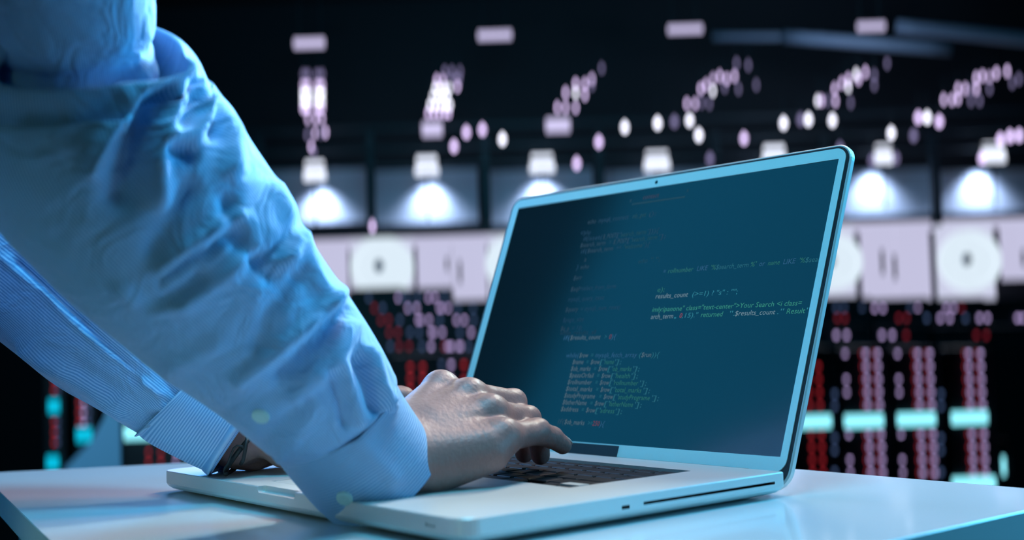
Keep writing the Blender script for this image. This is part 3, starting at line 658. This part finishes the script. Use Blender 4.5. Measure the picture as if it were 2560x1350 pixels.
# stepped rows of cabinets behind
def tier(D, vtop, u0, u1, leds, where, k):
    W_ = 131
    n = max(1, round((u1 - u0) / W_)); W_ = (u1 - u0) / n
    for i in range(n):
        a, b = u0 + i * W_, u0 + (i + 1) * W_
        e, Xc, _ = rackat(a, b, vtop, D, '%s cabinet from the left in the %s row of dark cabinets %s' % (ordn[i], ordn[k], where), 'stepped rows of dark cabinets ' + where, depth=6, m=M_tier)
        for (u_, v_, c_, w_, h_) in leds:
            if a <= u_ < b: put(e, Xc, D, u_, v_, c_, w_, h_)
LL = lambda s_, v_: [(u_, v_, 'q' if c_ == 'r' else c_, 10, 22) for u_, c_ in s_]
wl_ = 'left of the laptop'; wr_ = 'right of the laptop'
tier(140, 846, 905, 1235, LL([(976, 'd'), (998, 'r'), (1023, 'r'), (1055, 'd'), (1078, 'l'), (1110, 'r'), (1119, 'l'), (1128, 'l'), (1147, 'l'), (1152, 'l'), (1172, 'd')], 866), wl_, 0)
tier(156, 814, 895, 1240, LL([(973, 'r'), (995, 'r'), (1025, 'd'), (1048, 'd'), (1079, 'l'), (1084, 'l'), (1106, 'l'), (1150, 'd'), (1178, 'l')], 831), wl_, 1)
tier(168, 783, 885, 1240, LL([(952, 'r'), (972, 'r'), (1000, 'd'), (1046, 'l'), (1052, 'l'), (1073, 'l'), (1100, 'd'), (1141, 'l'), (1161, 'l'), (1185, 'd')], 800), wl_, 2)
tier(180, 752, 880, 1235, LL([(936, 'r'), (957, 'd'), (1020, 'l'), (1026, 'd'), (1042, 'l'), (1099, 'l'), (1104, 'l'), (1121, 'l'), (1145, 'd'), (1183, 'd')], 770), wl_, 3)
tier(192, 722, 872, 1130, LL([(922, 'd'), (996, 'l'), (1002, 'd'), (1018, 'd'), (1044, 'd'), (1071, 'l'), (1088, 'l'), (1112, 'd')], 744), wl_, 4)
tier(146, 818, 2040, 2600, LL([(2090, 'l'), (2116, 'l'), (2204, 'l'), (2230, 'l'), (2265, 'r'), (2440, 'r'), (2465, 'r')], 838), wr_, 0)
tier(170, 775, 2040, 2600, LL([(2093, 'r'), (2112, 'r'), (2246, 'r'), (2266, 'r'), (2316, 'd'), (2350, 'l'), (2374, 'l'), (2413, 'd'), (2448, 'l'), (2468, 'l'), (2543, 'l'), (2556, 'l')], 795), wr_, 1)
tier(188, 748, 2040, 2600, LL([(2090, 'd'), (2110, 'd'), (2155, 'd'), (2186, 'l'), (2207, 'l'), (2275, 'd'), (2294, 'l'), (2365, 'l'), (2384, 'l'), (2404, 'r')], 770), wr_, 2)

# back wall: self-glowing white band with doors and round fans
def hbox(name, u0, v0, u1, v1, D, dep, mt, label=None, cat=None, group=None, kind=None, bev=0, parent=None):
    xa, za = hl((u0 + u1) / 2, v0, D); xb, zb = hl((u0 + u1) / 2, v1, D); x0, _ = hl(u0, (v0 + v1) / 2, D); x1, _ = hl(u1, (v0 + v1) / 2, D); Xc = (x0 + x1) / 2
    o = obj(name, boxm(name, x0 - Xc, x1 - Xc, 0, dep, 0, za - zb, bev=bev), mt, parent)
    o.location = hloc(Xc, D, zb) * S; o.rotation_euler = (0, 0, HZ)
    if label or kind: tag(o, label, cat, group, kind)
    return o
DB = 204
def doorpair(u0, u1, v0, v1, hs, n):
    xa, z1 = hl(u0, v0, DB); xb, _ = hl(u1, v0, DB); z0 = hl(u0, v1, DB)[1]; Xc = (xa + xb) / 2; e = empty('door_%d' % n, hloc(Xc, DB, z0), HZ); tag(e, kind='structure')
    hw = (xb - xa) / 2
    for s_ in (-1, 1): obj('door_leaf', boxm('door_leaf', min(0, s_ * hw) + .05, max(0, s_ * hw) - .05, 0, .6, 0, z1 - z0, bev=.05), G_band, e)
    for hu, hv, hh in hs:
        x, z = hl(hu, hv, DB - .6); obj('pull_handle', boxm('pull_handle', x - Xc - .25, x - Xc + .25, -.6, -.1, z - z0 - hh * PXD(DB) / 2, z - z0 + hh * PXD(DB) / 2, bev=.08), M_black, e)
def fan(uc, vc, r, sq, label):
    X_, Z_ = hl(uc, vc, DB - 2); R_ = r * PXD(DB); e = thing('wall_fan', X_, DB - 2, Z_, label, 'fan', 'round white wall fans')
    xa, za = hl(sq[0], sq[1], DB - 2); xb, zb = hl(sq[2], sq[3], DB - 2)
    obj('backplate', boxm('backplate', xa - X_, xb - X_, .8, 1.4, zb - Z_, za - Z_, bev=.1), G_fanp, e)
    bm = bmesh.new(); n = 40
    for rr0, rr1, y0, y1 in ((R_ * .82, R_, -.6, .8),):
        vs_ = [[bm.verts.new((q * math.cos(t_), y, q * math.sin(t_))) for t_ in [2 * math.pi * i / n for i in range(n)]] for q, y in ((rr0, y0), (rr1, y0), (rr1, y1), (rr0, y1))]
        for k in range(4):
            for i in range(n): bm.faces.new((vs_[k][i], vs_[k][(i + 1) % n], vs_[(k + 1) % 4][(i + 1) % n], vs_[(k + 1) % 4][i]))
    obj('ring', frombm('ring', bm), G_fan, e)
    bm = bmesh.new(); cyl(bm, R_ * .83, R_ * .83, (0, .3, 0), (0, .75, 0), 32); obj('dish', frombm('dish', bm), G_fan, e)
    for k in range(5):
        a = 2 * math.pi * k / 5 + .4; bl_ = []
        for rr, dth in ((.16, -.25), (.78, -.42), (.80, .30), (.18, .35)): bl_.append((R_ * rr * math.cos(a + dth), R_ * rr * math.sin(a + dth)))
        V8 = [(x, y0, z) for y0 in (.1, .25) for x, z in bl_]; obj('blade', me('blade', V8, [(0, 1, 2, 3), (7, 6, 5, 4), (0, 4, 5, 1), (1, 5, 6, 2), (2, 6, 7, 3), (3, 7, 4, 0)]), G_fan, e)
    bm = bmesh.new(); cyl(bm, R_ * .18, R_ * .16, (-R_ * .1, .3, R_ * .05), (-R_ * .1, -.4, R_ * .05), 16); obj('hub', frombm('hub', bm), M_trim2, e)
doorpair(1040, 1215, 585, 770, [(1117, 660, 30), (1150, 680, 55)], 1)
doorpair(2150, 2322, 565, 760, [(2207, 655, 60), (2238, 668, 60)], 2)
doorpair(2500, 2600, 565, 700, [(2560, 645, 40)], 3)
doorpair(690, 868, 590, 745, [], 4)
fan(955, 668, 78, (873, 592, 1034, 745), 'round white wall fan in a square plate just right of the sleeve')
fan(2085, 655, 70, (2010, 560, 2145, 740), 'round white wall fan half hidden by the right edge of the laptop lid')
fan(2425, 652, 76, (2342, 560, 2496, 752), 'round white wall fan at the right above the cabinets')
fan(1290, 660, 76, (1219, 580, 1370, 760), 'round white wall fan mostly hidden by the left edge of the laptop lid')
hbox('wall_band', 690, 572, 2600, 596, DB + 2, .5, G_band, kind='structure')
hbox('trim_1', 640, 556, 2620, 572, DB - 3, 1.5, M_beam, kind='structure')
for i, v_ in enumerate((300, 352, 394)): hbox('trim_%d' % (i + 2), 600, v_ - 4, 2620, v_ + 4, 199, 1, M_beam, kind='structure')
# bays: pale panel, post, bright lamp with a spot of its own
bays = [(787, 427, 56, 44, 0), (1067, 414, 62, 42, 1), (1355, 408, 66, 40, 2), (1642, 402, 66, 42, 3), (1935, 385, 60, 38, 4), (2208, 386, 44, 42, 5), (2482, 382, 60, 44, 6)]
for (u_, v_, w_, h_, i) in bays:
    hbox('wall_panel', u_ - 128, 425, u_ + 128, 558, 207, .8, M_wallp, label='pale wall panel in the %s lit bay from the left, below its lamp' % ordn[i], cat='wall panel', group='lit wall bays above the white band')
    hbox('post', u_ - 150, 330, u_ - 131, 562, 200, 2, M_beam, label='dark steel post left of the %s lit bay from the left' % ordn[i], cat='post', group='dark posts between the lit bays')
    X_, Z_ = hl(u_, v_, 200); e = thing('flood_lamp', X_, 200, Z_, 'bright white box lamp above the %s lit bay from the left' % ordn[i], 'lamp', 'bright box lamps over the lit bays')
    hw, hh = w_ * PXD(200) / 2, h_ * PXD(200) / 2
    Vt = [(-hw, y, -hh) if q == 0 else (hw, y, -hh) if q == 1 else (hw * .8, y, hh) if q == 2 else (-hw * .8, y, hh) for y in (-.6, .6) for q in range(4)]
    obj('diffuser', me('diffuser', Vt, [(0, 1, 2, 3), (7, 6, 5, 4), (0, 4, 5, 1), (1, 5, 6, 2), (2, 6, 7, 3), (3, 7, 4, 0)]), G_bulbw if False else G_lamp, e)
    obj('stem', boxm('stem', -.15, .15, -.1, .1, -hh - 7.5, -hh), M_beam, e)
    l = bpy.data.lights.new('flood_spot', 'SPOT'); l.energy = 135; l.color = (.74, .78, 1.0); l.spot_size = math.radians(115); l.spot_blend = 1.0; l.shadow_soft_size = .1
    lo = bpy.data.objects.new('flood_spot', l); C.objects.link(lo); p = hloc(X_, 204.4, Z_ - hh - .2); q = hloc(X_, 206, Z_ - 8.5); lo.location = p * S; lo.rotation_euler = Vector((q - p).tolist()).to_track_quat('-Z', 'Y').to_euler()
# low box lamps on the rails
for i, (u_, v_, w_, h_) in enumerate([(1080, 322, 50, 30), (1395, 312, 60, 30)]):
    hbox('box_lamp', u_ - w_ / 2, v_ - h_ / 2, u_ + w_ / 2, v_ + h_ / 2, 197, 1, G_panel, label='lavender box lamp on the rail over the %s lit bay from the left' % ordn[i + 1], cat='lamp', group='lavender box lamps on the rail', bev=.1)
# ceiling panels
for i, (u_, v_, w_, h_) in enumerate([(773, 108, 78, 20), (1237, 88, 86, 18), (1713, 73, 88, 16), (2178, 66, 70, 16)]):
    X_, Z_ = hl(u_, v_, 196); e = thing('ceiling_light', X_, 196, Z_, '%s glowing ceiling panel from the left in the top row' % ordn[i], 'ceiling light', 'row of glowing ceiling panels'); hw, hh = w_ * PXD(196) / 2, h_ * PXD(196) / 2
    obj('diffuser', boxm('diffuser', -hw, hw, -.3, .3, -hh, hh, bev=.1), G_panel, e); obj('housing', boxm('housing', -hw, hw, .32, 1.2, -hh * .9, hh * .9), M_beam, e)
    bm = bmesh.new(); 
    for s_ in (-1, 1): cyl(bm, .1, .1, (s_ * hw * .7, .8, hh * .9), (s_ * hw * .7, .8, HZ1 - Z_), 8)
    obj('hanger', frombm('hanger', bm), M_beam, e)
# ducts under the ceiling
for i, (a, b, r) in enumerate([((1960, 92, 190), (2380, 124, 182), .8), ((2240, 66, 186), (2620, 104, 180), .9), ((1780, 92, 192), (2060, 92, 190), .5)]):
    pa, pb = H(*a), H(*b); o = obj('air_duct', tube('air_duct', [pa + (pb - pa) * t_ - (pa + pb) / 2 for t_ in np.linspace(0, 1, 8)], r, 16), M_trim2); o.location = (pa + pb) / 2 * S
    tag(o, ['grey air duct slanting down right under the ceiling', 'grey air duct nearest the top right corner', 'thin grey air duct behind the rightmost ceiling panel'][i], 'air duct', 'air ducts under the dark ceiling')
area('hall_fill', hloc(0, 120, 50), hloc(0, 185, 5), 40, 150, (.06, .5, .75))
area('partition_fill', hloc(-38, 75, 2), hloc(-34, 100, -8), 5, 40, (.3, .7, 1.0))  # unseen light, added so the partition is not black
p = hloc(48, 172, 42); l_ = area('duct_fill', p, hloc(48, 190, 47), 6, 14, (.5, .7, 1.0))  # unseen light, added to brighten the ducts
# hanging bulbs
def lamp(u_, v_, k, w_, h_, label, group, D=190):
    D = D if D != 190 else 187 + (u_ * 7 + v_ * 3) % 9
    X_, Z_ = hl(u_, v_, D); e = thing('pendant_lamp', X_, D, Z_, label, 'pendant lamp', group); q = (k, w_, h_)
    if q not in ledc:
        bm = bmesh.new(); bmesh.ops.create_uvsphere(bm, u_segments=12, v_segments=8, radius=1); bmesh.ops.scale(bm, vec=(w_ * PXD(D) / 2, w_ * PXD(D) / 2, h_ * PXD(D) / 2), verts=bm.verts[:])
        for v in bm.verts:
            if v.co.z > 0: v.co.x *= 1 - .6 * v.co.z / (h_ * PXD(D) / 2); v.co.y *= 1 - .6 * v.co.z / (h_ * PXD(D) / 2)
        m1 = frombm('bulb', bm, True); m1.materials.append(GM[k]); bm = bmesh.new(); cyl(bm, .05, .05, (0, 0, h_ * PXD(D) / 2), (0, 0, h_ * PXD(D) / 2 + 3), 6); m2 = frombm('cord', bm); m2.materials.append(M_beam); ledc[q] = (m1, m2)
    obj('bulb', ledc[q][0], None, e); obj('cord', ledc[q][1], None, e)
z5 = lambda x, y: (x / 2.032 + 1300, y / 2.032)
clus = {'third': [(190, 545, 'w'), (232, 545, 'w'), (283, 545, 'w'), (232, 470, 'w'), (283, 470, 'b'), (283, 425, 'w'), (330, 480, 'w'), (330, 425, 'w'), (365, 400, 'w'), (365, 430, 'e'), (415, 345, 'e')],
        'fourth': [(848, 525, 'w'), (890, 525, 'w'), (922, 520, 'e'), (962, 525, 'e'), (918, 450, 'w'), (945, 430, 'w'), (980, 400, 'w'), (980, 460, 'b'), (1015, 385, 'w'), (1050, 400, 'w'), (1090, 385, 'w'), (1040, 440, 'e'), (1100, 320, 'e'), (1160, 330, 'e'), (1200, 430, 'e'), (1110, 450, 'e')],
        'fifth': [(1512, 510, 'b'), (1532, 510, 'w'), (1562, 510, 'e'), (1603, 512, 'w'), (1598, 450, 'w'), (1635, 420, 'w'), (1668, 440, 'b'), (1668, 400, 'w'), (1708, 375, 'b'), (1720, 400, 'w'), (1755, 365, 'w'), (1800, 380, 'e'), (1800, 430, 'e'), (1680, 520, 'e'), (1865, 320, 'e')],
        'sixth': [(2152, 505, 'w'), (2195, 505, 'w'), (2225, 500, 'w'), (2225, 450, 'w'), (2262, 450, 'w'), (2290, 450, 'e'), (2318, 450, 'w'), (2318, 395, 'w'), (2350, 385, 'w'), (2385, 390, 'w'), (2420, 370, 'w'), (2475, 360, 'w'), (2385, 450, 'e'), (2335, 510, 'e'), (2500, 420, 'e'), (2290, 510, 'e'), (2535, 400, 'e')]}
ORD = ordn + ['ninth', 'tenth', 'eleventh', 'twelfth']
def cluster(pts, what, group):
    rows_ = []
    for p_ in sorted(pts, key=lambda q: -q[1]):
        for r__ in rows_:
            if abs(r__[0][1] - p_[1]) < 9: r__.append(p_); break
        else: rows_.append([p_])
    for i, r__ in enumerate(rows_):
        for j, (u_, v_, k) in enumerate(sorted(r__)):
            lamp(u_, v_, k, 9, 18, '%s bulb from left, %s row up, %s' % (ORD[j], ORD[i], what), group)
for cn, ls_ in clus.items():
    cluster([z5(x, y) + (k,) for x, y, k in ls_], '%s slanting bulb cluster' % cn, 'slanting bulb cluster, %s from the left' % cn)
c1 = []; c2 = []
for x in (757, 764, 771, 791, 798, 806):
    for v_, k in ((185, 'e'), (212, 'w'), (232, 'b'), (252, 'b'), (270, 'w')): c1.append((x, v_, k))
for x, v_, k in ((769, 296, 'w'), (790, 296, 'w'), (805, 296, 'w'), (768, 336, 'e'), (787, 332, 'w'), (803, 332, 'e'), (814, 330, 'w'), (778, 366, 'w'), (785, 380, 'e')): c1.append((x, v_, k))
for v_, us, k in ((282, (1070, 1084, 1098, 1112, 1122), 'w'), (262, (1075, 1088, 1102, 1115, 1125), 'b'), (240, (1082, 1094, 1106, 1118), 'b'), (220, (1088, 1100, 1112, 1124), 'b'), (200, (1092, 1108), 'w'), (196, (1128, 1142, 1148), 'e'), (215, (1144,), 'w'), (178, (1112, 1130, 1150), 'e')):
    for x in us: c2.append((x, v_, k))
cluster(c1, 'upright cluster under leftmost ceiling panel', 'upright bulb cluster, first from the left'); cluster(c2, 'second slanting bulb cluster', 'slanting bulb cluster, second from the left')
pend = [(1135, 365, 'w', 'lowest of the four small lamps right of the second bulb cluster'), (1166, 330, 'w', 'leftmost of the two upper lamps right of the second bulb cluster'), (1206, 323, 'w', 'right one of the two upper lamps right of the second bulb cluster'), (1256, 347, 'b', 'bright teardrop lamp between the second and third bulb clusters'),
        (1497, 354, 'w', 'teardrop lamp low between third and fourth bulb clusters'), (1562, 317, 'b', 'teardrop lamp high between third and fourth bulb clusters'), (1644, 307, 'b', 'teardrop lamp just left of the fourth bulb cluster'), (1686, 303, 'e', 'dim small lamp under the fourth bulb cluster'), (1724, 300, 'b', 'upper lamp of the close pair under the fourth bulb cluster'), (1747, 337, 'b', 'lower lamp of the close pair under the fourth bulb cluster'),
        (1860, 345, 'w', 'teardrop lamp right of the close pair, over the lid top edge'), (1959, 307, 'b', 'teardrop lamp left below the fifth bulb cluster'), (2002, 298, 'e', 'dim small lamp below the fifth bulb cluster'), (2021, 298, 'b', 'bright small lamp below the fifth bulb cluster'), (2081, 300, 'b', 'lamp right below the fifth bulb cluster'), (2228, 332, 'b', 'large teardrop lamp above the lid corner to the right'),
        (2284, 338, 'e', 'dim lamp right of the large teardrop lamp'), (2296, 293, 'w', 'left lamp of three under the sixth bulb cluster'), (2318, 293, 'b', 'middle lamp of three under the sixth bulb cluster'), (2348, 303, 'w', 'right lamp of three under the sixth bulb cluster'), (1442, 408, 'w', 'dim lavender lamp right of the third box lamp'), (1775, 396, 'e', 'dim lavender lamp right of the fourth box lamp'),
        (2501, 348, 'w', 'left lamp of three at the right edge of the photo'), (2525, 340, 'w', 'middle lamp of three at the right edge of the photo'), (2548, 338, 'w', 'right lamp of three at the right edge of the photo'), (2100, 370, 'e', 'dim lamp left of the laptop lid corner'), (2180, 400, 'e', 'dim lamp left of the sixth box lamp'), (2240, 395, 'e', 'dim lamp right of the sixth box lamp'), (2455, 395, 'w', 'lavender lamp left of the seventh box lamp')]
for u_, v_, k, lab in pend: lamp(u_, v_, k, 17, 22, lab, 'teardrop pendant lamps')
lamp(931, 565, 'w', 11, 24, 'small teardrop lamp above the round fan right of the sleeve', None, 196)
